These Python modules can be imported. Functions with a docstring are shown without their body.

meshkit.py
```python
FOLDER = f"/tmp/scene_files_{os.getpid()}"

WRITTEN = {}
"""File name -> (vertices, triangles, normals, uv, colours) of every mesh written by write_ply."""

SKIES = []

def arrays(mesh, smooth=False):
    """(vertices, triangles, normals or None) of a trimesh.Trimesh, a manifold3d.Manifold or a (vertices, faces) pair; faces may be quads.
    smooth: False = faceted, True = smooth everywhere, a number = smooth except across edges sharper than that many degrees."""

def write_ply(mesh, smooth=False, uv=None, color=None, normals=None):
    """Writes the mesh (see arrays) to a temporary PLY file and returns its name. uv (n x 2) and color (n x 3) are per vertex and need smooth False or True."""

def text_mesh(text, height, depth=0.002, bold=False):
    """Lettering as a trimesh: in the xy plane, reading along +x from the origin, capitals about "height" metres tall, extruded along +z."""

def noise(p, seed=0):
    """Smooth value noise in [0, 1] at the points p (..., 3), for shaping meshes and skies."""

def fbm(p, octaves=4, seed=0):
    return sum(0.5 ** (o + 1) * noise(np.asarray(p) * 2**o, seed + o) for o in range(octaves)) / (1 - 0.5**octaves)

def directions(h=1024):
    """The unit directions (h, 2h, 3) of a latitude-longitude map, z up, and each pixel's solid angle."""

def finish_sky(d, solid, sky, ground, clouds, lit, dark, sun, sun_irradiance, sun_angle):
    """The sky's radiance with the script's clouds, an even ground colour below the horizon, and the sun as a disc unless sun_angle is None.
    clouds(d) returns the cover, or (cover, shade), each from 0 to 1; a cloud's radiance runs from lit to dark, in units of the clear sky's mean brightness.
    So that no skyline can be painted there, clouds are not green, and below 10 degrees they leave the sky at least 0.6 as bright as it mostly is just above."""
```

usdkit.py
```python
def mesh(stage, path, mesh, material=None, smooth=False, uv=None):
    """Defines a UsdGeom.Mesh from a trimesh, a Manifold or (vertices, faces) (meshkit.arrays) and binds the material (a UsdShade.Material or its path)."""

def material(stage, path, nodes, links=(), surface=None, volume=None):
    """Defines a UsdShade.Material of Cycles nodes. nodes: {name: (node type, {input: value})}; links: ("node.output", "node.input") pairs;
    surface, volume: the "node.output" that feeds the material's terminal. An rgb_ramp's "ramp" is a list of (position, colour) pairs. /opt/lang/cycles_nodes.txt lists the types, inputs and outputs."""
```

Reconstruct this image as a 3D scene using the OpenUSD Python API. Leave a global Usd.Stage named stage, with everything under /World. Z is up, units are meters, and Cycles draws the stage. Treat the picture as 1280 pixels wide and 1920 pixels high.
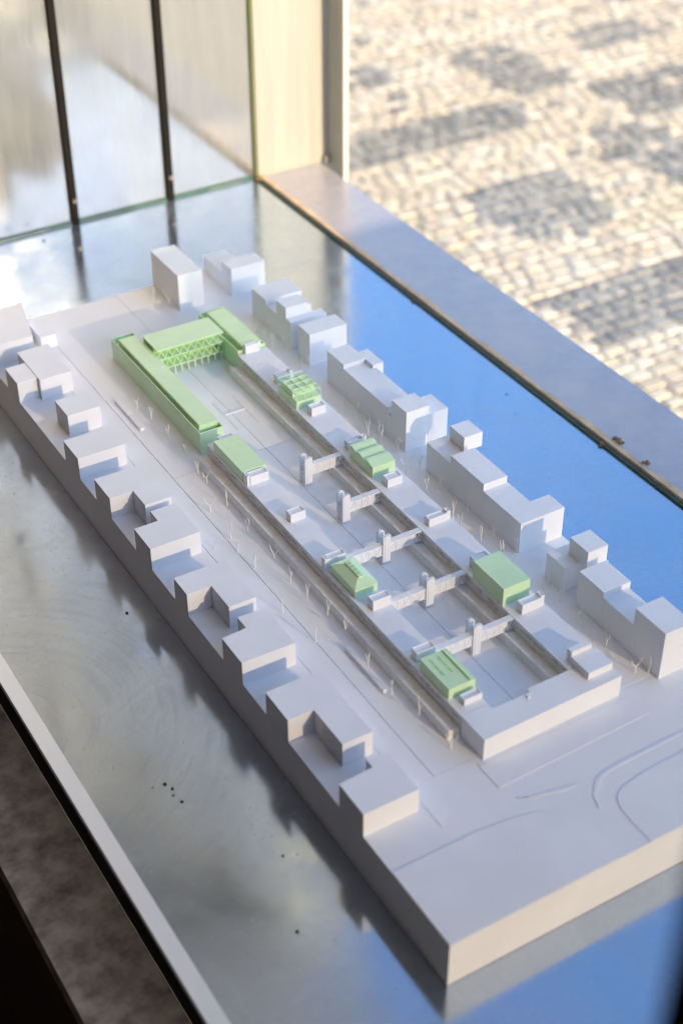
import math, random
import numpy as np, trimesh, usdkit
import shapely.geometry as sg
from pxr import Usd, UsdGeom, UsdLux, UsdShade, Gf, Sdf

stage = Usd.Stage.CreateInMemory()
UsdGeom.SetStageUpAxis(stage, UsdGeom.Tokens.z)
UsdGeom.Xform.Define(stage, '/World')
UsdGeom.Scope.Define(stage, '/World/Looks')

# ------------------------------------------------------------------ camera
YAW, PITCH, ROLL = .538840, .648166, .00242343
CAM = np.array([-.4343598, -.56887229, 1.0])
FPX = 2833.86                       # focal length in pixels of the 1280 wide photograph
_cy, _sy, _cp, _sp = math.cos(YAW), math.sin(YAW), math.cos(PITCH), math.sin(PITCH)
_f = np.array([_sy*_cp, _cy*_cp, -_sp]); _r = np.array([_cy, -_sy, 0]); _d = np.cross(_f, _r)
_c, _s = math.cos(ROLL), math.sin(ROLL)
R_, D_ = _c*_r + _s*_d, -_s*_r + _c*_d
cam = UsdGeom.Camera.Define(stage, '/World/camera')
M = Gf.Matrix4d(1)
for i, v in enumerate((R_, -D_, -_f)):
    M.SetRow3(i, Gf.Vec3d(*v))
M.SetTranslateOnly(Gf.Vec3d(*CAM))
cam.AddTransformOp().Set(M)
cam.CreateHorizontalApertureAttr(24.0); cam.CreateVerticalApertureAttr(36.0)
cam.CreateFocalLengthAttr(24.0*FPX/1280)
cam.CreateClippingRangeAttr(Gf.Vec2f(.01, 200))
cam.CreateFStopAttr(3.9); cam.CreateFocusDistanceAttr(1.53)
EXPOSURE = 2.1
cam.CreateExposureAttr(EXPOSURE)

# ------------------------------------------------------------------ sky and sun
SUN_AZ, SUN_EL = math.radians(13), math.radians(16.5)      # azimuth from -Y towards +X
SUN = np.array([math.sin(SUN_AZ)*math.cos(SUN_EL), -math.cos(SUN_AZ)*math.cos(SUN_EL), math.sin(SUN_EL)])
SKY_STRENGTH, SUN_INTENSITY = .135, .95
sky_mat = usdkit.material(stage, '/World/Looks/sky_air', {
    'sky': ('sky_texture', {'sky_type': 'single_scattering', 'sun_disc': False, 'sun_elevation': SUN_EL,
                            'sun_rotation': math.atan2(SUN[0], SUN[1]), 'aerosol_density': .9, 'air_density': 1.0, 'ozone_density': 4.0}),
    'bg': ('background_shader', {'strength': SKY_STRENGTH})}, [('sky.color', 'bg.color')], surface='bg.background')
dome = UsdLux.DomeLight.Define(stage, '/World/sky')
UsdShade.MaterialBindingAPI.Apply(dome.GetPrim()).Bind(sky_mat)
dome.GetPrim().SetCustomDataByKey('kind', 'structure')
sun = UsdLux.DistantLight.Define(stage, '/World/sun')
sun.CreateNormalizeAttr(True); sun.CreateIntensityAttr(SUN_INTENSITY); sun.CreateAngleAttr(.5)
sun.CreateColorAttr(Gf.Vec3f(1.0, .77, .50))
zx = np.cross([0, 0, 1.0], SUN); zx /= np.linalg.norm(zx); zy = np.cross(SUN, zx)
M = Gf.Matrix4d(1)
for i, v in enumerate((zx, zy, SUN)):
    M.SetRow3(i, Gf.Vec3d(*v))
sun.AddTransformOp().Set(M)

# ------------------------------------------------------------------ helpers
def look(name, nodes, links=(), surface='p.BSDF'):
    return usdkit.material(stage, '/World/Looks/' + name, nodes, links, surface=surface)

taken = {}
def numbered(parent, name):
    k = (parent, name); n = taken.get(k, 0); taken[k] = n + 1
    return name if n == 0 else '%s_%03d' % (name, n)

def path_of(p): return '/World' if p is None else str(p.GetPath())

def tag(prim, label=None, cat=None, group=None, kind=None):
    for k, v in (('label', label), ('category', cat), ('group', group), ('kind', kind)):
        if v: prim.SetCustomDataByKey(k, v)
    return prim

def thing(name, label, cat, loc=(0, 0, 0), group=None, kind=None):
    x = UsdGeom.Xform.Define(stage, '/World/' + numbered('/World', name))
    x.AddTranslateOp().Set(Gf.Vec3d(*map(float, loc)))
    return tag(x.GetPrim(), label, cat, group, kind)

def obj(name, mesh, m, parent=None, smooth=False, label=None):
    """One Mesh prim. Coordinates are world coordinates; a parent's own offset is taken off."""
    pp = path_of(parent)
    if parent is not None:
        top = stage.GetPrimAtPath('/' + '/'.join(pp.strip('/').split('/')[:2]))
        op = UsdGeom.Xformable(top).GetOrderedXformOps()
        if op and isinstance(mesh, trimesh.Trimesh):
            mesh = mesh.copy(); mesh.apply_translation(-np.array(op[0].Get()))
    g = usdkit.mesh(stage, pp + '/' + numbered(pp, name), mesh, m, smooth=smooth)
    if label: g.GetPrim().SetCustomDataByKey('label', label)
    return g.GetPrim()

def bx(x0, x1, y0, y1, z0, z1):
    b = trimesh.creation.box((abs(x1-x0), abs(y1-y0), abs(z1-z0)))
    b.apply_translation(((x0+x1)/2, (y0+y1)/2, (z0+z1)/2)); return b

def prism(pts, z0, z1):
    p = sg.Polygon(pts)
    if not p.exterior.is_ccw: p = sg.Polygon(list(p.exterior.coords)[::-1])
    m = trimesh.creation.extrude_polygon(p, z1-z0, engine='earcut'); m.apply_translation((0, 0, z0)); return m

def cat(*ms): return trimesh.util.concatenate(list(ms))

def bar(a, b, w, h=None, up=(0, 0, 1)):
    """A square bar from a to b."""
    a, b = np.array(a, float), np.array(b, float); L = np.linalg.norm(b-a); d = (b-a)/L
    u = np.array(up, float)
    if abs(d @ u) > .95: u = np.array([0, 1.0, 0])
    s = np.cross(d, u); s /= np.linalg.norm(s); t = np.cross(s, d)
    m = trimesh.creation.box((L, w, h or w))
    T = np.eye(4); T[:3, 0], T[:3, 1], T[:3, 2], T[:3, 3] = d, s, t, (a+b)/2
    m.apply_transform(T); return m

def tube(pts, r0, r1=None, n=6):
    """A tapered tube along a polyline."""
    pts = np.array(pts, float); r1 = r0 if r1 is None else r1
    V, F = [], []
    for i, p in enumerate(pts):
        d = pts[min(i+1, len(pts)-1)] - pts[max(i-1, 0)]; d /= np.linalg.norm(d)
        u = np.cross(d, [.31, .2, .93] if abs(d[2]) < .9 else [1, 0, 0]); u /= np.linalg.norm(u); w = np.cross(d, u)
        r = r0 + (r1-r0)*i/max(1, len(pts)-1)
        for k in range(n):
            a = 2*math.pi*k/n; V.append(p + r*(math.cos(a)*u + math.sin(a)*w))
    for i in range(len(pts)-1):
        for k in range(n):
            a, b = i*n+k, i*n+(k+1) % n; F += [(a, b, b+n), (a, b+n, a+n)]
    for k in range(1, n-1):
        F += [(0, k+1, k), (len(V)-n, len(V)-n+k, len(V)-n+k+1)]
    return trimesh.Trimesh(V, F, process=False)

def tray(x0, x1, y0, y1, z0, z1, rim=.0012, dip=.0009):
    """A box whose top is sunk inside a thin rim."""
    o = np.array([(x0, y0), (x1, y0), (x1, y1), (x0, y1)]); i = np.array([(x0+rim, y0+rim), (x1-rim, y0+rim), (x1-rim, y1-rim), (x0+rim, y1-rim)])
    V = [(*p, z0) for p in o] + [(*p, z1) for p in o] + [(*p, z1) for p in i] + [(*p, z1-dip) for p in i]
    F = [(0, 2, 1), (0, 3, 2), (12, 13, 14), (12, 14, 15)]
    for k in range(4):
        n = (k+1) % 4
        F += [(k, n, 4+n), (k, 4+n, 4+k), (4+k, 4+n, 8+n), (4+k, 8+n, 8+k), (8+k, 8+n, 12+n), (8+k, 12+n, 12+k)]
    return trimesh.Trimesh(V, F, process=False)

def unproject(px, py, z):
    d = R_*(px-640) + D_*(py-960) + _f*FPX
    return CAM + d*((z-CAM[2])/d[2])

# ------------------------------------------------------------------ materials
def card(name, col, rough=.5, spec=.35, var=.05, scale=30., bump=.0):
    lo = [c*(1-var) for c in col]
    nodes = {'g': ('geometry', {}), 'n': ('noise_texture', {'scale': scale, 'detail': 4., 'roughness': .6}),
             'r': ('rgb_ramp', {'ramp': [(.3, lo), (.7, col)]}),
             'p': ('principled_bsdf', {'roughness': rough, 'specular_ior_level': spec})}
    links = [('g.position', 'n.vector'), ('n.fac', 'r.fac'), ('r.color', 'p.base_color')]
    if bump:
        nodes['n2'] = ('noise_texture', {'scale': 900., 'detail': 3.}); nodes['b'] = ('bump', {'strength': .25, 'distance': bump})
        links += [('g.position', 'n2.vector'), ('n2.fac', 'b.height'), ('b.normal', 'p.normal')]
    return look(name, nodes, links)

WHITE = card('white_card', (.865, .868, .90), .42, .4, .075, 14., .0002)
WHITE2 = card('white_card_cool', (.85, .855, .89), .42, .4, .04, 25., .0002)
LAYER = card('card_edge', (.90, .88, .85), .7, .2, .16, 160., .0004)
LAYER2 = card('card_edge_dark', (.82, .80, .77), .75, .2, .2, 160., .0004)
GREEN = card('green_resin', (.67, .88, .555), .36, .45, .09, 40., .0002)
GREEN2 = card('green_resin_deep', (.48, .74, .28), .38, .4, .05, 40., .0002)
WIRE = card('bare_wire', (.95, .94, .90), .5, .5, .1, 300.)
BLACK = card('black_metal', (.008, .007, .006), .7, .1, .2, 20.)
BEAD = card('sealant_bead', (.60, .42, .27), .75, .2, .4, 55., .002)
GLASS_EDGE = card('glass_edge', (.035, .10, .065), .15, .6, .35, 25.)
CRUMB = card('crumb', (.26, .185, .11), .9, .1, .5, 250.)
SOIL = card('dark_fleck', (.03, .028, .03), .8, .2, .3, 200.)
CLIP = card('clip', (.20, .15, .13), .4, .5, .2, 80.)
FRAME = look('brushed_frame', {'p': ('principled_bsdf', {'base_color': (.84, .88, .93), 'metallic': .5, 'roughness': .35})})

# the sheet metal the model stands on: near mirror, smeared and dusty
STEEL = look('sheet_metal', {
    'g': ('geometry', {}),
    'm': ('mapping', {'scale': (1., 1., 1.)}),
    'n': ('noise_texture', {'scale': 5., 'detail': 7., 'roughness': .62, 'distortion': .6}),
    'r': ('map_range', {'from_min': .35, 'from_max': .7, 'to_min': .07, 'to_max': .28}),
    'ms': ('mapping', {'scale': (2., 3., 1.), 'rotation': (0., 0., .5)}),
    'ns': ('noise_texture', {'scale': 6., 'detail': 5., 'distortion': .3}),
    'b': ('bump', {'strength': .035, 'distance': .002}),
    'nd': ('noise_texture', {'scale': 11., 'detail': 8., 'roughness': .7, 'distortion': 1.2}),
    'rd': ('map_range', {'from_min': .42, 'from_max': .75, 'to_min': .06, 'to_max': .26}),
    'ds': ('vector_math', {'math_type': 'distance', 'vector2': (-.19, .44, 0.)}), 'dm': ('math', {'math_type': 'multiply', 'value2': 16.}),
    'cx': ('combine_xyz', {}), 'va': ('vector_math', {'math_type': 'multiply_add', 'vector2': (1.2, 1.2, 1.2)}),
    'nr': ('noise_texture', {'scale': 6., 'detail': 3., 'roughness': .7}), 'rr': ('map_range', {'from_min': .50, 'from_max': .68, 'to_min': 0., 'to_max': .17, 'clamp': True}),
    'fo': ('map_range', {'from_min': .30, 'from_max': .15, 'to_min': 0., 'to_max': 1., 'clamp': True}), 'mu': ('math', {'math_type': 'multiply'}), 'ad': ('math', {'math_type': 'add', 'use_clamp': True}),
    'metal': ('principled_bsdf', {'base_color': (.50, .575, .675), 'metallic': 1.}),
    'dust': ('diffuse_bsdf', {'color': (.38, .42, .47)}),
    'sp': ('noise_texture', {'scale': 240., 'detail': 1.5}), 'sr': ('map_range', {'from_min': .70, 'from_max': .76, 'to_min': 0., 'to_max': .5, 'clamp': True}), 'as': ('math', {'math_type': 'add', 'use_clamp': True}),
    'mix': ('mix_closure', {})},
    [('g.position', 'n.vector'), ('n.fac', 'r.value'), ('r.result', 'metal.roughness'), ('g.position', 'ms.vector'), ('ms.vector', 'ns.vector'),
     ('ns.fac', 'b.height'), ('b.normal', 'metal.normal'), ('g.position', 'nd.vector'), ('nd.fac', 'rd.value'),
     ('g.position', 'ds.vector1'), ('ds.value', 'dm.value1'), ('dm.value', 'cx.x'), ('g.position', 'va.vector1'), ('cx.vector', 'va.vector3'), ('va.vector', 'nr.vector'),
     ('nr.fac', 'rr.value'), ('ds.value', 'fo.value'), ('rr.result', 'mu.value1'), ('fo.result', 'mu.value2'), ('mu.value', 'ad.value1'), ('rd.result', 'ad.value2'), ('g.position', 'sp.vector'), ('sp.fac', 'sr.value'), ('ad.value', 'as.value1'), ('sr.result', 'as.value2'), ('as.value', 'mix.fac'),
     ('metal.BSDF', 'mix.closure1'), ('dust.BSDF', 'mix.closure2')], surface='mix.closure')

# the glazed end wall: reflecting panes with a dusty pale face
PANE = look('reflecting_pane', {
    'g': ('geometry', {}),
    'n': ('noise_texture', {'scale': 6., 'detail': 6., 'distortion': .5}),
    'r': ('map_range', {'from_min': .3, 'from_max': .7, 'to_min': .07, 'to_max': .16}),
    'ms': ('mapping', {'scale': (14., 1., 1.5)}), 'nd': ('noise_texture', {'scale': 4., 'detail': 6., 'roughness': .6}),
    'rd': ('map_range', {'from_min': .3, 'from_max': .7, 'to_min': .28, 'to_max': .46}),
    'gl': ('glossy_bsdf', {'color': (.37, .365, .355)}), 'df': ('diffuse_bsdf', {'color': (.28, .283, .285)}), 'mix': ('mix_closure', {})},
    [('g.position', 'n.vector'), ('n.fac', 'r.value'), ('r.result', 'gl.roughness'), ('g.position', 'ms.vector'), ('ms.vector', 'nd.vector'),
     ('nd.fac', 'rd.value'), ('rd.result', 'mix.fac'), ('gl.BSDF', 'mix.closure1'), ('df.BSDF', 'mix.closure2')], surface='mix.closure')

def clear_glass(name, tint):
    return look(name, {'f': ('layer_weight', {'blend': .5}), 'pw': ('math', {'math_type': 'power', 'value2': 4.}), 'ml': ('math', {'math_type': 'multiply_add', 'value2': .6, 'value3': .025}),
                       't': ('transparent_bsdf', {'color': tint}), 'g': ('glossy_bsdf', {'color': (1., 1., 1.), 'roughness': .01}), 'mix': ('mix_closure', {})},
                [('f.facing', 'pw.value1'), ('pw.value', 'ml.value1'), ('ml.value', 'mix.fac'), ('t.BSDF', 'mix.closure1'), ('g.BSDF', 'mix.closure2')], surface='mix.closure')
CLEAR = clear_glass('clear_glass', (.97, .985, .975))
SOLAR = clear_glass('sun_dimming_glass', (.345, .34, .325))       # two faces: about a third of the sun comes through

LEDGE = look('zinc_ledge', {
    'g': ('geometry', {}), 'n': ('noise_texture', {'scale': 9., 'detail': 8., 'roughness': .65}),
    'r': ('map_range', {'from_min': .3, 'from_max': .7, 'to_min': .22, 'to_max': .42}),
    'rc': ('rgb_ramp', {'ramp': [(.3, (.37, .34, .365)), (.58, (.405, .37, .39)), (.74, (.47, .40, .37))]}),
    'p': ('principled_bsdf', {'metallic': .35})},
    [('g.position', 'n.vector'), ('n.fac', 'r.value'), ('r.result', 'p.roughness'), ('n.fac', 'rc.fac'), ('rc.color', 'p.base_color')])
JAMB = look('jamb_metal', {
    'g': ('geometry', {}), 'm': ('mapping', {'scale': (34., 34., 1.6)}), 'n': ('noise_texture', {'scale': 2., 'detail': 6., 'roughness': .65}),
    'rc': ('rgb_ramp', {'ramp': [(.3, (.158, .156, .148)), (.5, (.178, .176, .167)), (.68, (.205, .203, .193))]}), 'p': ('principled_bsdf', {'roughness': .45, 'specular_ior_level': .4})},
    [('g.position', 'm.vector'), ('m.vector', 'n.vector'), ('n.fac', 'rc.fac'), ('rc.color', 'p.base_color')])
ROOM = card('dark_room', (.065, .042, .026), .9, .2, .3, 2.)
PLASTER = card('white_plaster', (.72, .735, .76), .9, .1, .05, 3.)
SILL = card('stone_sill', (.62, .55, .49), .85, .3, .7, 42., .004)
SETT = [card('sett_%s' % n, c, .8, .25, .16, 60., .003) for n, c in
        (('sand', (.47, .395, .30)), ('pale', (.525, .46, .37)), ('buff', (.425, .355, .27)), ('cream', (.50, .425, .32)))]
GSETT = [card('sett_%s' % n, c, .8, .25, .16, 60., .003) for n, c in
         (('grey', (.235, .22, .195)), ('slate', (.19, .18, .165)), ('ash', (.285, .265, .232)))]
JOINT = card('joint_sand', (.18, .155, .12), .95, .1, .3, 40.)
FAR_PAVING = look('far_paving', {
    'g': ('geometry', {}), 'br': ('brick_texture', {'color1': (.60, .54, .45), 'color2': (.52, .47, .40), 'mortar': (.30, .27, .22), 'scale': 1., 'mortar_size': .004, 'brick_width': .05, 'row_height': .043}),
    'p': ('principled_bsdf', {'roughness': .85})}, [('g.position', 'br.vector'), ('br.color', 'p.base_color')])

# ================================================================== the place
ZB, ZR = .0495, .0735           # tops of the base board and of the long quay buildings
GX, BY, LX = .573, 1.370, -.160  # right glass, glazed end wall, left edge of the metal floor
ZG = -.70                       # outdoor ground

def struct(name, mesh, m, label=None, parent=None):
    return tag(obj(name, mesh, m, parent), label=label, kind='structure')

ground = trimesh.Trimesh([(-14, -14, ZG-.014), (22, -14, ZG-.014), (22, 26, ZG-.014), (-14, 26, ZG-.014)], [(0, 1, 2), (0, 2, 3)], process=False)
struct('ground', ground, FAR_PAVING, 'pale stone paved ground outside the glass')
struct('floor', bx(LX, GX-.004, -.62, BY-.004, -.012, 0), STEEL, 'smeared reflecting sheet metal floor of the display window')
struct('inner_floor', bx(-3.2, LX-.10, -.84, BY, -.95, -.85), ROOM, 'dark floor inside the room')

# room behind the camera (dark; it is what the left faces of the model look at)
room = [bx(-3.3, -3.2, -.95, BY+.1, -.95, 2.6), bx(-3.3, LX-.02, -.95, -.85, -.95, 2.6), bx(-3.3, LX-.05, BY+.02, BY+.12, -.95, 2.6), bx(-3.3, LX-.02, -.95, BY+.12, 2.5, 2.6), bx(LX-.02, GX+.0, -.95, BY+.12, 1.75, 1.80)]
rt = thing('room_wall', 'dark walls and ceiling of the room behind the window', 'wall')
for w, n in zip(room, ('side_wall', 'front_wall', 'rear_wall', 'ceiling', 'bay_ceiling')): obj(n, w, PLASTER if n == 'bay_ceiling' else ROOM, rt)

fr = thing('window_frame', 'bright metal angle along the left edge of the metal floor', 'frame', (LX, 0, 0))
obj('top_strip', bx(LX-.015, LX, -.62, BY, -.004, .003), FRAME, fr)
obj('side_flange', bx(LX-.015, LX-.012, -.62, BY, -.040, -.0042), BLACK, fr)
si = thing('stone_sill', 'rough stone sill below the left edge of the metal floor', 'sill', (LX, 0, -.1))
obj('sill_top', bx(-.236, LX-.0, -.9, BY, -.125, -.10), SILL, si)
obj('sill_face', bx(-.226, LX-.0, -.9, BY, -.85, -.1252), ROOM, si)

# glazed end wall
gw = thing('glazed_wall', 'reflecting glass end wall divided by thin black mullions', 'glass wall', (.2, BY, 0))
edges = [LX, -.040, .1155, .2705, .4245, GX-.002]
for k in range(len(edges)-1):
    obj('pane', bx(edges[k]+.0012, edges[k+1]-.0012, BY, BY+.008, .004, 2.3), PANE, gw)
for x in edges[1:-1]:
    mu = obj('mullion', bx(x-.0052, x+.0052, BY-.006, BY+.004, .0, 2.3), BLACK, gw)
    obj('clip', trimesh.creation.cylinder(.0028, .005, transform=trimesh.transformations.translation_matrix((x, BY-.008, .038)) @ trimesh.transformations.rotation_matrix(math.pi/2, (1, 0, 0))), CLIP, mu)
obj('bottom_edge', bx(LX, GX-.002, BY-.003, BY-.0005, .0005, .0045), GLASS_EDGE, gw)

# right glass towards the street
rg = thing('side_glass', 'clear glass pane standing along the right edge of the metal floor', 'glass pane', (GX, .4, 0))
obj('pane', bx(GX-.004, GX, -.3595, BY-.002, .0005, 2.3), CLEAR, rg)
obj('bottom_edge', bx(GX-.0055, GX-.0042, -.62, BY-.004, .0003, .0030), GLASS_EDGE, rg)
obj('corner_edge', bx(GX-.0045, GX-.001, BY-.0045, BY-.0022, .001, 2.3), card('glass_corner', (.10, .115, .03), .2, .5, .3, 20.), rg)
# low tinted panes added out of view: they dim the sun on the model
fg = thing('sun_dimming_panes', 'low tinted glass panes added at the front, out of view, to dim the sun', 'glass pane', (.2, -.36, 0))
obj('pane', bx(LX, GX+.0003, -.364, -.36, .0, .55), SOLAR, fg)
obj('pane', bx(GX+.0004, .7597, -.364, -.36, .0005, .53), SOLAR, fg)  # added beyond the window to dim the sun on the far right row
obj('pane', bx(.7598, 1.06, -.364, -.36, .0005, .455), SOLAR, fg)  # added outdoors only to shade the outer ledge

rng = random.Random(4)
ys = np.linspace(-.62, BY-.006, 150)
wob = [.0012*math.sin(y*37)+.0010*math.sin(y*91+1)+rng.uniform(-.0006, .0006) for y in ys]
V, F = [], []
for y, w in zip(ys, wob):
    V += [(GX+.0012, y, .0004), (GX+.0012, y, .0046), (GX+.0092+w, y, .0038), (GX+.0102+w, y, .0004)]
for i in range(len(ys)-1):
    for k in range(3):
        a, b = 4*i+k, 4*i+k+1; F += [(a, b, b+4), (a, b+4, a+4)]
tag(obj('sealant_strip', trimesh.Trimesh(V, F, process=False), BEAD), 'tan crumbling sealant strip along the foot of the street side glass', 'seal')
struct('outer_ledge', bx(GX+.0005, .6855, -2.2, BY-.002, -.03, 0), LEDGE, 'weathered metal ledge outside the glass')
struct('outer_wall', bx(GX+.0005, .678, -2.2, BY-.002, ZG-.01, -.0302), LEDGE)
jb = thing('window_jamb', 'sunlit metal jamb closing the far end of the outer ledge', 'jamb', (.64, BY, 0))
obj('face', bx(GX+.0012, .700, BY-.004, BY+.05, .0003, 2.3), JAMB, jb)
obj('flange', bx(.7005, .7085, BY-.050, BY+.05, -.031, 2.3), card('brightened_flange', (.40, .385, .345), .45, .4, .12, 14.), jb)  # flange lighter than the jamb: reflected light put into its colour
obj('bracket', bx(.689, .6998, BY-.012, BY-.0045, .0004, .012), CLIP, jb)

# ------------------------------------------------------------------ cobbles
pave = thing('pavement', 'pale stone setts with darker grey patches outside the window', None, (2, 2.3, ZG), kind='structure')
GREY = [(1.55, 1.975, 3.11, 3.26), (2.19, 2.41, 2.85, 3.22), (2.62, 2.92, 3.02, 3.19), (1.25, 2.145, 2.63, 2.84), (2.42, 2.80, 2.52, 2.79),
        (2.20, 2.40, 2.08, 2.53), (1.66, 1.98, 2.06, 2.37), (1.51, 1.96, 1.56, 1.83), (2.70, 3.00, 2.02, 2.34), (3.02, 3.4, 2.6, 2.9), (2.2, 2.6, 1.5, 1.8), (2.98, 3.3, 3.3, 3.5)]
def sett_mesh(cx, cy, w, l, h, tilt):
    c = .0042
    def ring(dx, z): return [(cx-w/2+dx, cy-l/2+dx, z), (cx+w/2-dx, cy-l/2+dx, z), (cx+w/2-dx, cy+l/2-dx, z), (cx-w/2+dx, cy+l/2-dx, z)]
    V = np.array(ring(0, ZG-.016) + ring(0, ZG+h-.0028) + ring(c, ZG+h))
    V[4:, 2] += (V[4:, 0]-cx)*tilt[0] + (V[4:, 1]-cy)*tilt[1]
    V[4:, :2] += np.array([[rng.uniform(-.0025, .0025) for _ in range(2)] for _ in range(8)])
    F = [(8, 9, 10), (8, 10, 11)]
    for a in (0, 4):
        for k in range(4):
            n = (k+1) % 4; F += [(a+k, a+n, a+4+n), (a+k, a+4+n, a+4+k)]
    return trimesh.Trimesh(V, F, process=False)
setts = []
y = .95
while y < 4.3:
    l = rng.choice((.037, .041, .046, .034)); x = .95 + rng.uniform(0, .05)
    while x < 3.7:
        w = rng.uniform(.036, .070)
        cx, cy = x+w/2, y+l/2
        rel = np.array([cx, cy, ZG]) - CAM; dep = rel @ _f
        px, py = 640+FPX*(rel @ R_)/dep, 960+FPX*(rel @ D_)/dep
        if 380 < px < 1750 and -320 < py < 1150:
            grey = any(a+rng.gauss(0, .005) < cx < b+rng.gauss(0, .005) and c+rng.gauss(0, .004) < cy < d+rng.gauss(0, .004) for a, b, c, d in GREY)
            if rng.random() < .025: grey = not grey
            m = sett_mesh(cx, cy, w-.0042, l-.0042, rng.gauss(0, .0008), (rng.gauss(0, .012), rng.gauss(0, .012)))
            edge = 637 if py < 330 else 637 + (py-325)*1.40
            seen = px > edge-15 and px < 1290 and py > -10
            setts.append((seen, -dep, m, rng.randrange(3) if grey else 3+rng.randrange(4)))
        x += w
    y += l
setts.sort(key=lambda s: (not s[0], -s[1]))
mats = GSETT + SETT
for s in setts[:300]: obj('sett', s[2], mats[s[3]], pave)
for k in range(7):
    rest = [s[2] for s in setts[300:] if s[3] == k]
    tag(obj('setts', cat(*rest), mats[k], pave), kind='stuff')
obj('joint_bed', trimesh.Trimesh([(.7, .8, ZG-.0075), (3.9, .8, ZG-.0075), (3.9, 4.4, ZG-.0075), (.7, 4.4, ZG-.0075)], [(0, 1, 2), (0, 2, 3)], process=False), JOINT, pave)

# ================================================================== the architectural model
# ---- base board
bb = thing('base_board', 'thick white base board carrying the whole city model', 'base board', (.19, .52, 0))
BR = .382
obj('body', bx(0, BR, 0, 1.054, .0006, ZB-.002), WHITE, bb)
for x0, x1, y0, y1 in ((0, BR, 0, .1498), (0, .0853, .15, 1.054), (.0860, .1980, .652, 1.054), (.0860, .1980, .15, .6514), (.1986, BR, .652, 1.054), (.1986, BR, .15, .6514)):
    obj('top_panel', bx(x0, x1, y0, y1, ZB-.0019, ZB), WHITE2, bb)
def sheet(pts, h=.0009): return prism(pts, ZB+.00005, ZB+h*.6)
obj('kerb_island', sheet([(.1967, .0005), (.1965, .0217), (.198, .0413), (.2032, .0516), (.2145, .0584), (.2288, .0605), (.2459, .0627), (.3815, .066), (.3815, .0005)]), WHITE, bb)
obj('kerb_island', sheet([(.0005, .0005), (.1669, .0005), (.1669, .0046), (.1663, .0276), (.163, .0477), (.1524, .0625), (.1382, .0727), (.1151, .078), (.0807, .0815), (.0005, .0815)]), WHITE, bb)
obj('kerb_island', sheet([(.1826, .050), (.1878, .0639), (.2002, .0763), (.2124, .0806), (.2256, .0815), (.3815, .0845), (.3815, .0815), (.2256, .0785), (.2124, .0775), (.202, .073), (.190, .0625), (.185, .050)]), WHITE, bb)
obj('kerb_island', sheet([(.132, .095), (.132, .092), (.17, .0795), (.1842, .0797), (.18, .0815), (.150, .0835)]), WHITE, bb)
obj('kerb_island', sheet([(.125, .140), (.125, .1105), (.290, .1145), (.290, .140)]), WHITE, bb)
obj('pavement_strip', sheet([(.0605, .10), (.0765, .115), (.0745, .205), (.0705, .29), (.067, .36), (.067, .95), (.0605, .95)]), WHITE, bb)
obj('pavement_strip', sheet([(.296, .152), (.3255, .152), (.3255, .95), (.296, .95)], .0006), WHITE, bb)
for x in (.1893, .2162): obj('court_groove', bx(x-.0003, x+.0003, .70, .764, ZB+.0001, ZB+.0004), LAYER2, bb)
obj('court_bench', bx(.1897, .2165, .7322, .7342, ZB, ZB+.0016), WHITE, bb)

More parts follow.
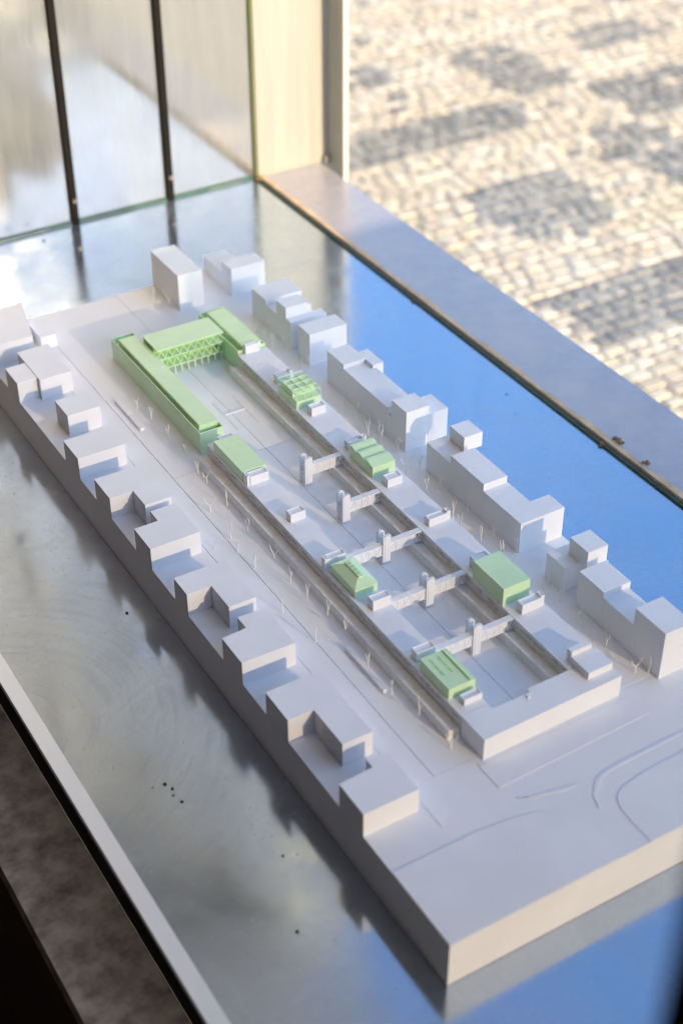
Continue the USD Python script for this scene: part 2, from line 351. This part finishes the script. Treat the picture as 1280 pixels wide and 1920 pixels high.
# ---- street blocks, left row
ZL = .0762
LROW = 'white blocks of the left row'
def block(name, label, pieces, group, m=WHITE):
    c = np.mean([np.mean(np.array(p[0]), 0) for p in pieces], 0)
    t = thing(name, label, 'model building', (c[0], c[1], ZB), group)
    for p in pieces: obj(p[2] if len(p) > 2 else 'volume', prism(p[0], ZB-.0004 if len(p) < 4 else p[3], p[1]), m, t)
    return t
def rect(x0, x1, y0, y1): return [(x0, y0), (x1, y0), (x1, y1), (x0, y1)]
block('white_block', 'white block cut off by the left picture edge, farthest of the left row', [(rect(.0, .055, .9695, 1.052)[:2] + [(.0735, 1.052), (0, 1.052)], ZL)], LROW)
block('white_block', 'small low white box just behind the block at the left picture edge', [(rect(.0665, .0865, .976, 1.016), .0665)], LROW)
block('white_block', 'square white block with a small lower annex on its dark left side', [(rect(.0247, .0632, .871, .9425), ZL, 'main_volume'), (rect(.0, .0242, .8785, .9165), ZL-.0006, 'annex')], LROW)
block('white_block', 'smallest plain white block of the left row, set back from the dark edge', [(rect(.0225, .0613, .7845, .821), ZL+.0006)], LROW)
block('white_block', 'plain oblong white block opposite the near end of the long green building', [(rect(.0, .0545, .703, .743), ZL)], LROW)
block('white_block', 'white block with a notch in its near left corner, farthest of those with a notch', [([(0, .6205), (.0262, .6205), (.0262, .5912), (.0555, .5912), (.055, .659), (0, .660)], ZL)], LROW)
block('white_block', 'stepped white block facing the small flat green pavilion across the street', [([(0, .523), (.0545, .523), (.055, .579), (.0262, .579), (.0262, .561), (0, .561)], ZL)], LROW)
block('white_block', 'notched white block, middle one of the three with a courtyard on the dark side', [([(0, .4425), (.0257, .4425), (.0257, .406), (.0545, .406), (.0545, .4705), (0, .471)], ZL)], LROW)
block('white_block', 'stepped white block level with the hipped green pavilion', [([(0, .332), (.0545, .331), (.0553, .3875), (.0257, .389), (.0257, .372), (0, .3705)], ZL)], LROW)
block('white_block', 'notched white block nearest the camera, second from the near end of the left row', [([(0, .248), (.0255, .248), (.0255, .1995), (.0553, .1995), (.0545, .2885), (0, .288)], ZL)], LROW)
block('white_block', 'nearest white block of the left row, with a small step at its far corner', [([(0, .1245), (.0532, .1245), (.0535, .174), (.0335, .175), (.0335, .1645), (0, .1625)], ZL)], LROW)

# ---- right row
RROW = 'white blocks of the right row'
X = .3265
block('tall_block', 'tallest plain white slab standing alone behind the green buildings', [(rect(.2520, .2855, .975, 1.0535), .0990)], RROW)
block('stepped_block', 'white block with a low far half, farthest of the right row', [(rect(X, .360, 1.0012, 1.0535), .0718, 'low_wing'), (rect(X, .3745, .975, 1.001), .0875, 'main_volume')], RROW)
block('stepped_block', 'white block with a deep slot between two towers beside the green U', [(rect(X, .377, .8838, .9205), .0867, 'far_volume'), (rect(X, .375, .8567, .8836), .0812, 'slot_floor'),
      (rect(X, .3555, .8327, .8565), .1002, 'tower'), (rect(X, .375, .8205, .8325), .0862, 'near_volume')], RROW)
block('plain_block', 'plain white cube of the right row next to the green grid pavilion', [(rect(X, .3775, .776, .8035), .0920)], RROW)
block('long_block', 'long white block opposite the green grid pavilion with a tall near end', [(rect(X, .3555, .698, .7357), .0915, 'far_volume'), (rect(.3557, .370, .682, .716), .0905, 'rear_volume'), (rect(X, .3605, .6052, .6978), .0860, 'low_roof'),
      (rect(X, .3605, .5962, .605), .0762, 'slot_floor'), (rect(X, .3562, .5665, .596), .1005, 'tower'), (rect(.3564, .3810, .5665, .600), .0885, 'rear_wing')], RROW)
block('long_block', 'long white block with a rooftop box at its far end, opposite the saw roof', [(rect(X, .362, .4812, .5258), .0858, 'far_volume'), (rect(.3495, .373, .4905, .517), .1040, 'rooftop_box', .0859), (rect(X, .3560, .4512, .4810), .0952, 'upper_volume'),
      (rect(X, .3560, .4220, .4509), .0950, 'upper_volume'), (rect(X, .3570, .3834, .4217), .0864, 'low_roof'), (rect(X, .3805, .3575, .3832), .0866, 'near_wing')], RROW)
block('low_block', 'low white block carrying a rooftop box, second from the near end on the right', [(rect(X, .3605, .2865, .3145), .0800, 'main_volume'), (rect(.3435, .3675, .2745, .3025), .1000, 'rooftop_box', .0801), (rect(.3606, .370, .274, .314), .0795, 'rear_wing')], RROW)
block('long_block', 'nearest long white block of the right row, rising to a tall near end', [(rect(X, .3585, .2286, .2652), .0912, 'far_volume'), (rect(X, .3565, .1856, .2284), .0846, 'low_roof'), (rect(X, .3580, .1440, .1854), .1040, 'tower')], RROW)

# ---- quay buildings (long strips)
def strip(label, xo, xi, xr, y0, y1):
    """xo: foot of the quay wall, xi: upper left edge, xr: right edge."""
    t = thing('quay_building', label, 'model building', ((xi+xr)/2, (y0+y1)/2, ZB), 'long quay buildings')
    obj('quay_wall', bx(xo, xo+.0028, y0, y1, ZB-.0003, .0608), LAYER, t)
    obj('ditch_floor', bx(xo+.003, xi+.001, y0, y1, ZB-.0003, .0592), LAYER, t)
    zs = np.linspace(.0549, ZR-.0016, 10); r = random.Random(int(xo*1000))
    for k in range(9):
        off = (.0006, .0002, .0009, .0004)[k % 4] - .0018*max(0, 4-k)/4*0
        obj('layer', bx(xi-.0012+off, xr-.0004, y0, y1, zs[k]+.0001, zs[k+1]-.0001), (LAYER, LAYER2, LAYER)[k % 3], t)
    obj('roof_sheet', bx(xi-.0006, xr, y0, y1, ZR-.0015, ZR), WHITE, t)
    # small dark openings along the upper layers
    yy = y0 + .004
    sl = []
    while yy < y1-.01:
        w = r.uniform(.003, .008); 
        if r.random() < .55: sl.append(bx(xi-.0011, xi-.0005, yy, yy+w, zs[7]+.0004, zs[7]+.0010))
        if r.random() < .3: sl.append(bx(xi-.0011, xi-.0005, yy, yy+w, zs[5]+.0004, zs[5]+.0009))
        yy += w + r.uniform(.0015, .004)
    tag(obj('openings', cat(*sl), card('opening_%03d' % int(xo*1000), (.38, .37, .36), .8, .1), t), kind='stuff')
    return t
strip('long layered quay building along the left street, carrying three green pavilions', .1195, .1322, .1600, .1785, .6600)
strip('long layered quay building on the right of the court, carrying the saw roof pavilion', .2350, .2472, .2840, .1770, .8068)
eb = thing('end_block', 'low white cross building closing the near end of the court', 'model building', (.2, .16, ZB))
obj('volume', prism([(.1322, .1440), (.2825, .1462), (.2825, .1767), (.2255, .1760), (.2010, .1760), (.2000, .1715), (.1600, .1715), (.1600, .1782), (.1322, .1782)], ZB-.0003, ZR), WHITE, eb)
eb2 = thing('roof_box', 'white box with a raised rear wall at the right end of the cross building', 'roof box', (.266, .17, ZR), 'white roof boxes')
obj('body', bx(.2535, .2805, .1575, .1822, ZR, .0812), WHITE, eb2)
obj('rear_wall', bx(.2535, .2760, .1824, .1885, ZR, .0868), WHITE, eb2)
tag(obj('roof_post', bx(.1935, .1960, .1655, .1680, ZR, ZR+.0022), LAYER), 'tiny brownish stub on the roof of the near cross building', 'roof stub')

# ---- small white roof boxes
def rbox(label, x0, x1, y0, y1, z, extra=None):
    t = thing('roof_box', label, 'roof box', ((x0+x1)/2, (y0+y1)/2, ZR), 'white roof boxes')
    obj('body', tray(x0, x1, y0, y1, ZR+.00005, z), WHITE, t)
    if extra: obj('stair_head', tray(*extra, rim=.0007, dip=.0006), WHITE, t)
rbox('white roof box at the near end of the green right wing', .2553, .2735, .8032, .8085, .0845)
rbox('white roof box half hidden behind the green grid pavilion', .2552, .2725, .7268, .7350, .0838, (.2727, .2760, .7290, .7345, ZR+.00005, .0852))
rbox('white roof box in front of the green grid pavilion', .2553, .2730, .6480, .6578, .0838)
rbox('white roof box behind the saw roofed green pavilion', .2556, .2722, .5700, .5790, .0836, (.2724, .2780, .5705, .5752, ZR+.00005, .0858))
rbox('white roof box in front of the saw roofed green pavilion', .2557, .2735, .4918, .5025, .0834)
rbox('white roof box standing alone on the right quay building', .2555, .2768, .4142, .4225, .0828, (.2770, .2815, .4150, .4215, ZR+.00005, .0842))
rbox('white roof box behind the large cubic green pavilion', .2555, .2728, .3345, .3440, .0850)
rbox('white roof box in front of the large cubic green pavilion', .2553, .2770, .2582, .2672, .0850, (.2772, .2812, .2590, .2665, ZR+.00005, .0862))
rbox('white roof box in front of the small flat green pavilion', .1360, .1575, .5685, .5782, .0845, (.1326, .1358, .5695, .5780, ZR+.00005, .0858))
rbox('white roof box sliver behind the small flat green pavilion', .1405, .1575, .6455, .6530, .0842)
rbox('white roof box standing alone on the left quay building', .1402, .1572, .4912, .5010, .0838)
rbox('white roof box behind the hipped green pavilion', .1360, .1560, .4105, .4190, .0845, (.1322, .1358, .4100, .4165, ZR+.00005, .0858))
rbox('white roof box in front of the hipped green pavilion', .1395, .1590, .3340, .3435, .0852)
rbox('white roof box behind the slotted green pavilion', .1360, .1560, .2545, .2640, .0840)
rbox('white roof box in front of the slotted green pavilion', .1410, .1600, .1868, .1950, .0802)

# ---- gantry towers with truss bridges
def gantry(label, y, left):
    t = thing('gantry', label, 'gantry tower', (.205, y, ZB), 'white gantry towers in the court')
    x0, x1 = .2006, .2086
    z0 = ZB-.0003
    obj('front_pier', bx(x0+.0012, x1, y, y+.0032, z0, .0842), WHITE, t)
    obj('front_wing', bx(x0-.0006, x0+.0011, y+.0003, y+.0030, z0, .0838), WHITE, t)
    th = np.linspace(0, math.pi, 9); xm, r = (x0+x1)/2-.0004, .0038
    prof = [(xm-r, 0), (xm+r, 0)] + [(xm+r*math.cos(a), .0318+.0022*math.sin(a)) for a in th]
    m = trimesh.creation.extrude_polygon(sg.Polygon(prof), .0034, engine='earcut')
    m.apply_transform(trimesh.transformations.rotation_matrix(math.pi/2, (1, 0, 0))); m.apply_translation((0, y+.0142, z0))
    obj('rear_pier', m, WHITE, t)
    for k, z in enumerate((.0545, .0605, .0665)):
        obj('tie_bar', bx(x0-.0004, x0+.0006, y+.0033, y+.0107, z, z+.0012), WHITE, t)
    obj('side_panel', bx(x0+.0004, x0+.0020, y+.0033, y+.0107, z0, .0712), WHITE, t)
    def bridge(xa, xb, full):
        ya, yb, zt, zl = y+.0016, y+.0082, .0733, .0607
        b = obj('bridge', cat(bx(xa, xb, ya, yb, zt-.0012, zt), bx(xa, xb, ya, yb, zl, zl+.0011)), WHITE, t)
        n = 5; dx = (xb-xa)/n
        for yy in (ya+.0005, yb-.0005):
            for k in range(n):
                a, c = (xa+k*dx, yy, zl+.0008), (xa+(k+1)*dx, yy, zt-.0008)
                if k % 2: a, c = (xa+k*dx, yy, zt-.0008), (xa+(k+1)*dx, yy, zl+.0008)
                obj('brace', bar(a, c, .0009), WHITE, b)
                obj('post', bx(xa+k*dx, xa+k*dx+.0008, yy-.0004, yy+.0004, zl+.0011, zt-.0012), WHITE, b)
        obj('web', bx(xa, xa+(xb-xa)*(1. if full else .8), ya+.0006, ya+.0016, zl+.0011, zt-.0012), WHITE, b)
    bridge(x1+.0001, .2462, False)
    if left: bridge(.1601, x0-.0008, True)
gantry('farthest white gantry tower, with a bridge on its right only', .5665, False)
gantry('second farthest white gantry tower, its open truss bridge reaching right only', .4890, False)
gantry('white gantry tower whose left bridge meets the far end of the hipped green pavilion', .4117, True)
gantry('white gantry tower bridging to the box before the hipped green pavilion', .3343, True)
gantry('nearest white gantry tower, beside the slotted green pavilion', .2566, True)

# ---- green buildings
GR = 'green buildings of the model'
def green(name, label, loc): return thing(name, label, 'model building', loc, GR)
g = green('green_wing', 'longest green building, narrow with a sunken roof edge, along the left street', (.146, .79, ZB))
gx0, gx1, gy0, gy1 = .1320, .1602, .6775, .9130
obj('body', tray(gx0, gx1, gy0, gy1, ZB-.0003, .0772, .0008, .0062), GREEN, g)
obj('roof', bx(.1360, gx1-.0009, .6870, .9005, .0714, .0806), GREEN, g)
obj('roof_seam', bx(.1366, .1371, .6876, .9000, .08065, .0809), GREEN2, g)
g = green('green_hall', 'green hall on truss floors bridging the two green wings', (.205, .865, ZB))
hx0, hx1, hy0, hy1, hz = .1606, .2475, .8440, .8850, .0862
obj('roof', bx(hx0, hx1, hy0, hy1, hz-.0016, hz), GREEN, g)
obj('core', bx(hx0+.001, hx1-.001, hy0+.014, hy1-.0005, ZB+.0085, hz-.0017), GREEN2, g)  # deeper green puts the shade behind the trusses into the core colour
floors = [hz-.0016, .0731, .0600]
for zf in floors[1:]: obj('floor_slab', bx(hx0, hx1, hy0, hy0+.0138, zf-.0006, zf+.0006), GREEN, g)
for top, bot in ((floors[0], floors[1]+.0006), (floors[1]-.0006, floors[2]+.0006)):
    n = 18; dx = (hx1-hx0)/n
    for k in range(n):
        a, b = ((hx0+k*dx, hy0+.0007, bot), (hx0+(k+1)*dx, hy0+.0007, top)) if k % 2 == 0 else ((hx0+k*dx, hy0+.0007, top), (hx0+(k+1)*dx, hy0+.0007, bot))
        obj('truss_bar', bar(a, b, .0008, up=(0, 1, 0)), GREEN, g)
for k in range(10):
    x = hx0+.004+k*(hx1-hx0-.008)/9
    obj('column', bx(x-.0006, x+.0006, hy0+.0002, hy0+.0014, ZB, floors[2]-.0006), GREEN, g)
g = green('green_wing', 'shorter green wing at the far right corner of the court', (.265, .86, ZB))
obj('body', tray(.2480, .2842, .8090, .9125, ZB-.0003, .0772, .0010, .0062), GREEN, g)
obj('roof', bx(.2545, .2795, .8101, .9030, .0714, .0812), GREEN, g)
obj('roof_seam', bx(.2555, .2559, .8108, .9022, .08125, .0815), GREEN2, g)

g = green('green_pavilion', 'green pavilion carrying an open roof grid of thin bars', (.264, .69, ZR))
obj('plinth', bx(.2480, .2790, .6690, .7105, ZR, .0836), GREEN, g)
obj('upper_storey', bx(.2492, .2778, .6800, .7060, .0837, .0912), GREEN, g)
fx0, fx1, fy0, fy1, fz = .2482, .2788, .6692, .7103, .0936
for yy in np.linspace(fy0, fy1, 5): obj('roof_bar', bx(fx0, fx1, yy-.0004, yy+.0004, fz-.0008, fz), GREEN, g)
for xx in np.linspace(fx0, fx1, 4): obj('roof_bar', bx(xx-.0004, xx+.0004, fy0, fy1, fz-.0017, fz-.00085), GREEN, g)
for xx in np.linspace(fx0, fx1, 4):
    for yy in (fy0, fy1): obj('post', bx(xx-.0003, xx+.0003, yy-.0003, yy+.0003, .0836, fz-.0018), GREEN, g)
g = green('green_pavilion', 'green pavilion with a saw tooth roof of three steps', (.264, .536, ZR))
yp = [(.5596, ZR), (.5596, .0893), (.5550, .0900), (.5452, .0862), (.5445, .0895), (.5402, .0902), (.5300, .0862), (.5293, .0896), (.5250, .0903), (.5140, .0872), (.5140, ZR)]
m = trimesh.creation.extrude_polygon(sg.Polygon([(-a, b) for a, b in yp]), .0278, engine='earcut')
T = np.array([[0, 0, 1, .2510], [-1, 0, 0, 0], [0, 1, 0, 0], [0, 0, 0, 1.0]]); m.apply_transform(T)
if np.linalg.det(T[:3, :3]) < 0: m.invert()
obj('volume', m, GREEN, g)
g = green('green_pavilion', 'largest cubic green pavilion, with a plain flat roof', (.2625, .30, ZR))
obj('volume', bx(.2474, .2782, .2778, .3270, ZR, .0938), GREEN, g)
g = green('green_pavilion', 'green pavilion with a hipped roof and a raised ridge', (.147, .38, ZR))
px0, px1, py0, py1, pz = .1345, .1602, .3585, .4045, .0828
obj('walls', bx(px0+.0004, px1-.0004, py0+.0004, py1-.0004, ZR, pz), GREEN, g)
V = [(px0, py0, pz), (px1, py0, pz), (px1, py1, pz), (px0, py1, pz), (.1452, py0+.012, .0882), (.1495, py0+.012, .0882), (.1495, py1-.012, .0882), (.1452, py1-.012, .0882)]
F = [(0, 1, 5), (0, 5, 4), (1, 2, 6), (1, 6, 5), (2, 3, 7), (2, 7, 6), (3, 0, 4), (3, 4, 7), (4, 5, 6), (4, 6, 7), (0, 2, 1), (0, 3, 2)]
obj('hipped_roof', trimesh.Trimesh(V, F, process=False), GREEN, g)
rl = obj('ridge_lantern', bx(.1446, .1500, py0+.0095, py1-.0095, .0870, .0891), GREEN, g)
for k in range(4): obj('roof_light', bx(.1460, .1488, py0+.0135+k*.0055, py0+.0160+k*.0055, .0891, .08945), GREEN2, rl)
g = green('green_pavilion', 'green pavilion with dark slots cut in its flat roof, nearest the camera', (.147, .22, ZR))
obj('volume', bx(.1335, .1615, .2000, .2460, ZR, .0856), GREEN, g)
for x in (.1392, .1478):
    for k in range(3):
        yy = .2400-k*.0078; obj('roof_slot', bx(x, x+.0022, yy-.0066, yy, .0857, .0859), GREEN2, g)
obj('roof_rail', bx(.1560, .1566, .2010, .2450, .0857, .0868), GREEN2, g)
g = green('green_pavilion', 'small flat topped green pavilion at the far end of the left quay building', (.146, .61, ZR))
obj('volume', bx(.1326, .1602, .5800, .6448, ZR, .0850), GREEN, g)
obj('roof_plate', bx(.1322, .1606, .5796, .6452, .0851, .0858), GREEN, g)

# ---- street slabs and trees
def slab(label, x0, x1, y0, y1):
    t = thing('platform', label, 'platform', ((x0+x1)/2, (y0+y1)/2, ZB)); return t
t = slab('thin raised platform in the street beside the long green building', .0938, .100, .753, .822)
obj('slab', bx(.0940, .0990, .7865, .8217, ZB, ZB+.0032), WHITE, t); obj('slab', bx(.0940, .0990, .7535, .7845, ZB, ZB+.0032), WHITE, t)
t = slab('thin raised platform in the street level with the slotted green pavilion', .1026, .107, .257, .324)
obj('slab', bx(.1028, .1070, .2570, .3240, ZB, ZB+.0040), WHITE, t)

tr_rng = random.Random(11)
def tree(px, py, label, h=.019, kind=0, zb=ZB, r=.00056):
    """A bare wire tree whose foot is seen at pixel (px, py) of the photograph."""
    p = unproject(px, py, zb); t = thing('wire_tree', label, 'model tree', p, 'bare wire trees of the model')
    rr = lambda s: tr_rng.uniform(-s, s)
    q = p + [rr(.0006), rr(.0006), h*.42]
    obj('trunk', tube([p-[0, 0, .0003], p+(q-p)*.5+[rr(.0004), rr(.0004), 0], q], r*1.15, r*.95), WIRE, t, smooth=True)
    az = tr_rng.uniform(0, 6.28)
    if kind == 0:      # two spread arms
        for s in (0, math.pi):
            e = q + [math.cos(az+s)*h*.30, math.sin(az+s)*h*.30, h*tr_rng.uniform(.42, .60)]
            mid = (q+e)/2 + [math.cos(az+s)*h*.06, math.sin(az+s)*h*.06, -h*.04]
            obj('branch', tube([q, mid, e], r*.9, r*.5), WIRE, t, smooth=True)
    elif kind == 1:    # lozenge
        for s in (0, math.pi):
            mid = q + [math.cos(az+s)*h*.16, math.sin(az+s)*h*.16, h*.26]
            e = q + [math.cos(az+s)*h*.03, math.sin(az+s)*h*.03, h*tr_rng.uniform(.48, .62)]
            obj('branch', tube([q, mid, e], r*.9, r*.6), WIRE, t, smooth=True)
    else:              # brush of upright twigs
        for k in range(3):
            a = az+2.1*k; e = q + [math.cos(a)*h*.12, math.sin(a)*h*.12, h*tr_rng.uniform(.45, .62)]
            obj('branch', tube([q-[0, 0, h*.1*k], (q+e)/2+[rr(.0004), rr(.0004), 0], e], r*.9, r*.5), WIRE, t, smooth=True)
LEFT = [(258, 766, 'wire tree with spread arms in the shade of the long green building', 0), (316, 825, 'wire tree beside the middle of the long green building', 2),
        (349, 856, 'wire tree near the near end of the long green building', 2), (388, 908, 'three twig wire tree at the corner of the left quay building', 0),
        (426, 950, 'lozenge shaped wire tree before the small flat green pavilion', 1), (465, 1000, 'open lozenge wire tree standing level with the lone roof box on the left', 1),
        (432, 1010, 'thin upright wire tree on the road side of the lozenge wire trees', 2), (514, 1050, 'low wire tree with one long side arm on the left street', 0),
        (545, 1092, 'V shaped wire tree on the left street beside the hipped pavilion end', 0), (576, 1122, 'upright wire tree on the left street before the hipped green pavilion', 2),
        (614, 1157, 'bundled wire tree on the left street beside the hipped green pavilion', 2), (648, 1190, 'slim wire tree at the far end of the near street platform', 2),
        (690, 1250, 'blurred wire tree beside the near street platform', 2), (735, 1300, 'blurred wire tree at the near end of the near street platform', 2),
        (785, 1345, 'blurred wire tree beside the slotted green pavilion', 0), (845, 1405, 'blurred wire tree at the left corner of the near cross building', 0),
        (478, 1065, 'thin dark wire tree in mid street left of the V shaped one', 2), (403, 1030, 'bent wire tree close to the notched left block', 0),
        (395, 960, 'faint wire tree near the seam of the left street', 0)]
RIGHT = [(318, 572, 'wire fork tree in front of the tall white slab', 0), (288, 566, 'wire tree at the left foot of the tall white slab', 2), (480, 622, 'blurred wire tree beside the green right wing', 2),
         (512, 655, 'wire tree between the green right wing and the slotted white block', 2), (540, 660, 'leaning wire tree against the slotted white block', 0),
         (566, 690, 'wire tree at the foot of the plain white cube', 0), (580, 692, 'slim wire tree beside the fork tree at the plain white cube', 2),
         (595, 738, 'wire tree just right of the green grid pavilion', 0), (612, 752, 'wire fork tree near the far corner of the long white block', 0),
         (646, 772, 'curly wire tree between grid pavilion and long white block', 1), (672, 775, 'small wire tree at the foot of the long white block', 2),
         (712, 818, 'straight wire tree before the tall end of the long white block', 2), (745, 848, 'lozenge wire tree at the near corner of the tall white end', 1),
         (760, 888, 'fork wire tree right of the saw roof pavilion', 0), (787, 880, 'thin dark wire tree in the gap between the two long right blocks', 2),
         (799, 926, 'leaning wire tree beside the box before the saw roof pavilion', 2), (825, 918, 'slim wire tree at the far foot of the block with the rooftop box', 2),
         (849, 972, 'fan shaped wire tree behind the lone roof box on the right', 2), (876, 962, 'tall wire tree against the middle of the block with the rooftop box', 0),
         (900, 1018, 'leaf shaped wire tree behind the cubic pavilion', 1), (924, 1010, 'slim wire tree near the near end of the block with the rooftop box', 2),
         (940, 1048, 'short wire tree touching the rear of the cubic green pavilion', 2), (968, 1036, 'wire tree at the near corner of the block with the rooftop box', 2),
         (1016, 1105, 'broad blurred wire tree right of the cubic green pavilion', 2), (1026, 1098, 'blurred wire fork before the low block with a rooftop box', 0),
         (1080, 1165, 'blurred wire tree at the far foot of the nearest right block', 0), (1098, 1150, 'blurred Y shaped wire tree against the nearest right block', 0),
         (1135, 1215, 'broad blurred wire tree beside the nearest right block', 0), (1160, 1200, 'faint blurred wire tree against the wall of the nearest right block', 2),
         (1190, 1262, 'brown tinged blurred wire tree near the tall near end on the right', 0), (1215, 1262, 'blurred wire tree at the foot of the tall near end on the right', 2)]
LEFT += [(285, 790, 'faint wire tree at the far platform end beside the long green building', 2), (372, 890, 'faint wire tree between the long green building and the street seam', 2),
         (446, 1036, 'faint wire tree halfway along the seam of the left street', 2), (530, 1150, 'faint forked wire tree on the road side of the hipped pavilion', 0), (592, 1205, 'faint wire tree beside the notched middle block of the left row', 2)]
RIGHT += [(498, 640, 'faint wire tree behind the roof box of the green right wing', 0), (628, 790, 'pale wire tree in the street right of the box before the grid pavilion', 2), (690, 800, 'pale forked wire tree at the middle foot of the long white block', 0),
          (862, 1000, 'pale wire tree in mid street behind the lone right roof box', 2), (1050, 1130, 'pale blurred wire tree between the low block and the nearest right block', 2)]
for px, py, l, k in LEFT: tree(px, py, l, tr_rng.uniform(.017, .022), k)
for px, py, l, k in RIGHT: tree(px, py, l, tr_rng.uniform(.019, .024), k)
for px, py, l in ((689, 823, 'bundle of straight white twigs behind the box of the saw roof pavilion'), (715, 836, 'pair of straight white twigs behind the saw roof pavilion')):
    tree(px, py, l, .027, 2)

# ---- crumbs and flecks
def lump(name, label, p, s, m, n=1, spread=0., cat_='crumb'):
    r = random.Random(int(p[0]*1e5+p[1]*1e4)); ms = []
    for k in range(n):
        i = trimesh.creation.icosphere(2, 1.0); v = np.array(i.vertices)
        v *= (1 + .35*np.sin(v @ np.array([r.uniform(2, 5) for _ in range(3)])*2 + r.uniform(0, 6)))[:, None]
        v *= s*r.uniform(.6, 1.1)*np.array([1, 1, .6]); v += np.array(p) + [r.uniform(-spread, spread)*.5, r.uniform(-spread, spread), s*.35]; i.vertices = v; ms.append(i)
    tag(obj(name, cat(*ms), m), label, cat_)
def P(px, py, z=0.): return unproject(px, py, z)
lump('crumb', 'dark brown crumb lying on the metal floor against the street side glass', P(1126, 834), .0035, CRUMB, 2, .002)
lump('crumb_heap', 'larger tan crumb heap on the sealant strip', P(1156, 826, .004), .0032, CRUMB, 7, .008)
lump('crumb_heap', 'smaller tan crumb heap on the sealant strip towards the right edge', P(1213, 870, .004), .0026, CRUMB, 5, .006)
lump('crumb', 'small brown crumb at the glass foot above the long white block', P(776, 566), .0026, CRUMB, 2, .002)
for (px, py, s, l) in ((309, 1471, .0022, 'largest dark fleck of the little group on the left metal floor'), (287, 1478, .0015, 'left fleck of the little group on the metal floor'), (323, 1480, .0017, 'right hand fleck of the little group on the metal floor'),
                       (325, 1492, .0014, 'small fleck under the right hand one of the group'), (341, 1504, .0017, 'lowest fleck of the little group on the metal floor'), (238, 1150, .0020, 'dark fleck in front of the dark left side of the model'),
                       (530, 1606, .0017, 'lone fleck near the model shadow on the metal floor'), (557, 1748, .0017, 'lone blurred fleck low on the metal floor'), (82, 452, .0028, 'dark fleck on the metal floor beside the glazed end wall'),
                       (949, 739, .0018, 'dark fleck on the blue metal floor, farther of two'), (966, 776, .0015, 'dark fleck on the blue metal floor, nearer of two'), (1231, 918, .0014, 'tiny fleck on the blue floor near the right edge')):
    lump('fleck', l, P(px, py), s*.72, SOIL, 1, 0, 'fleck')
lump('corner_dirt', 'brown dirt in the far corner where the glass panes meet', P(483, 338), .0045, CRUMB, 4, .004, 'dirt')

# ---- dark post close to the camera
pp = unproject(1252, 1920, .64)
po = thing('window_post', 'dark blurred post at the lower right corner of the picture', 'post', (pp[0], pp[1], 0))
obj('post', bx(pp[0]-.004, pp[0]+.022, pp[1]-.025, pp[1]+.0, .0005, .95), BLACK, po)
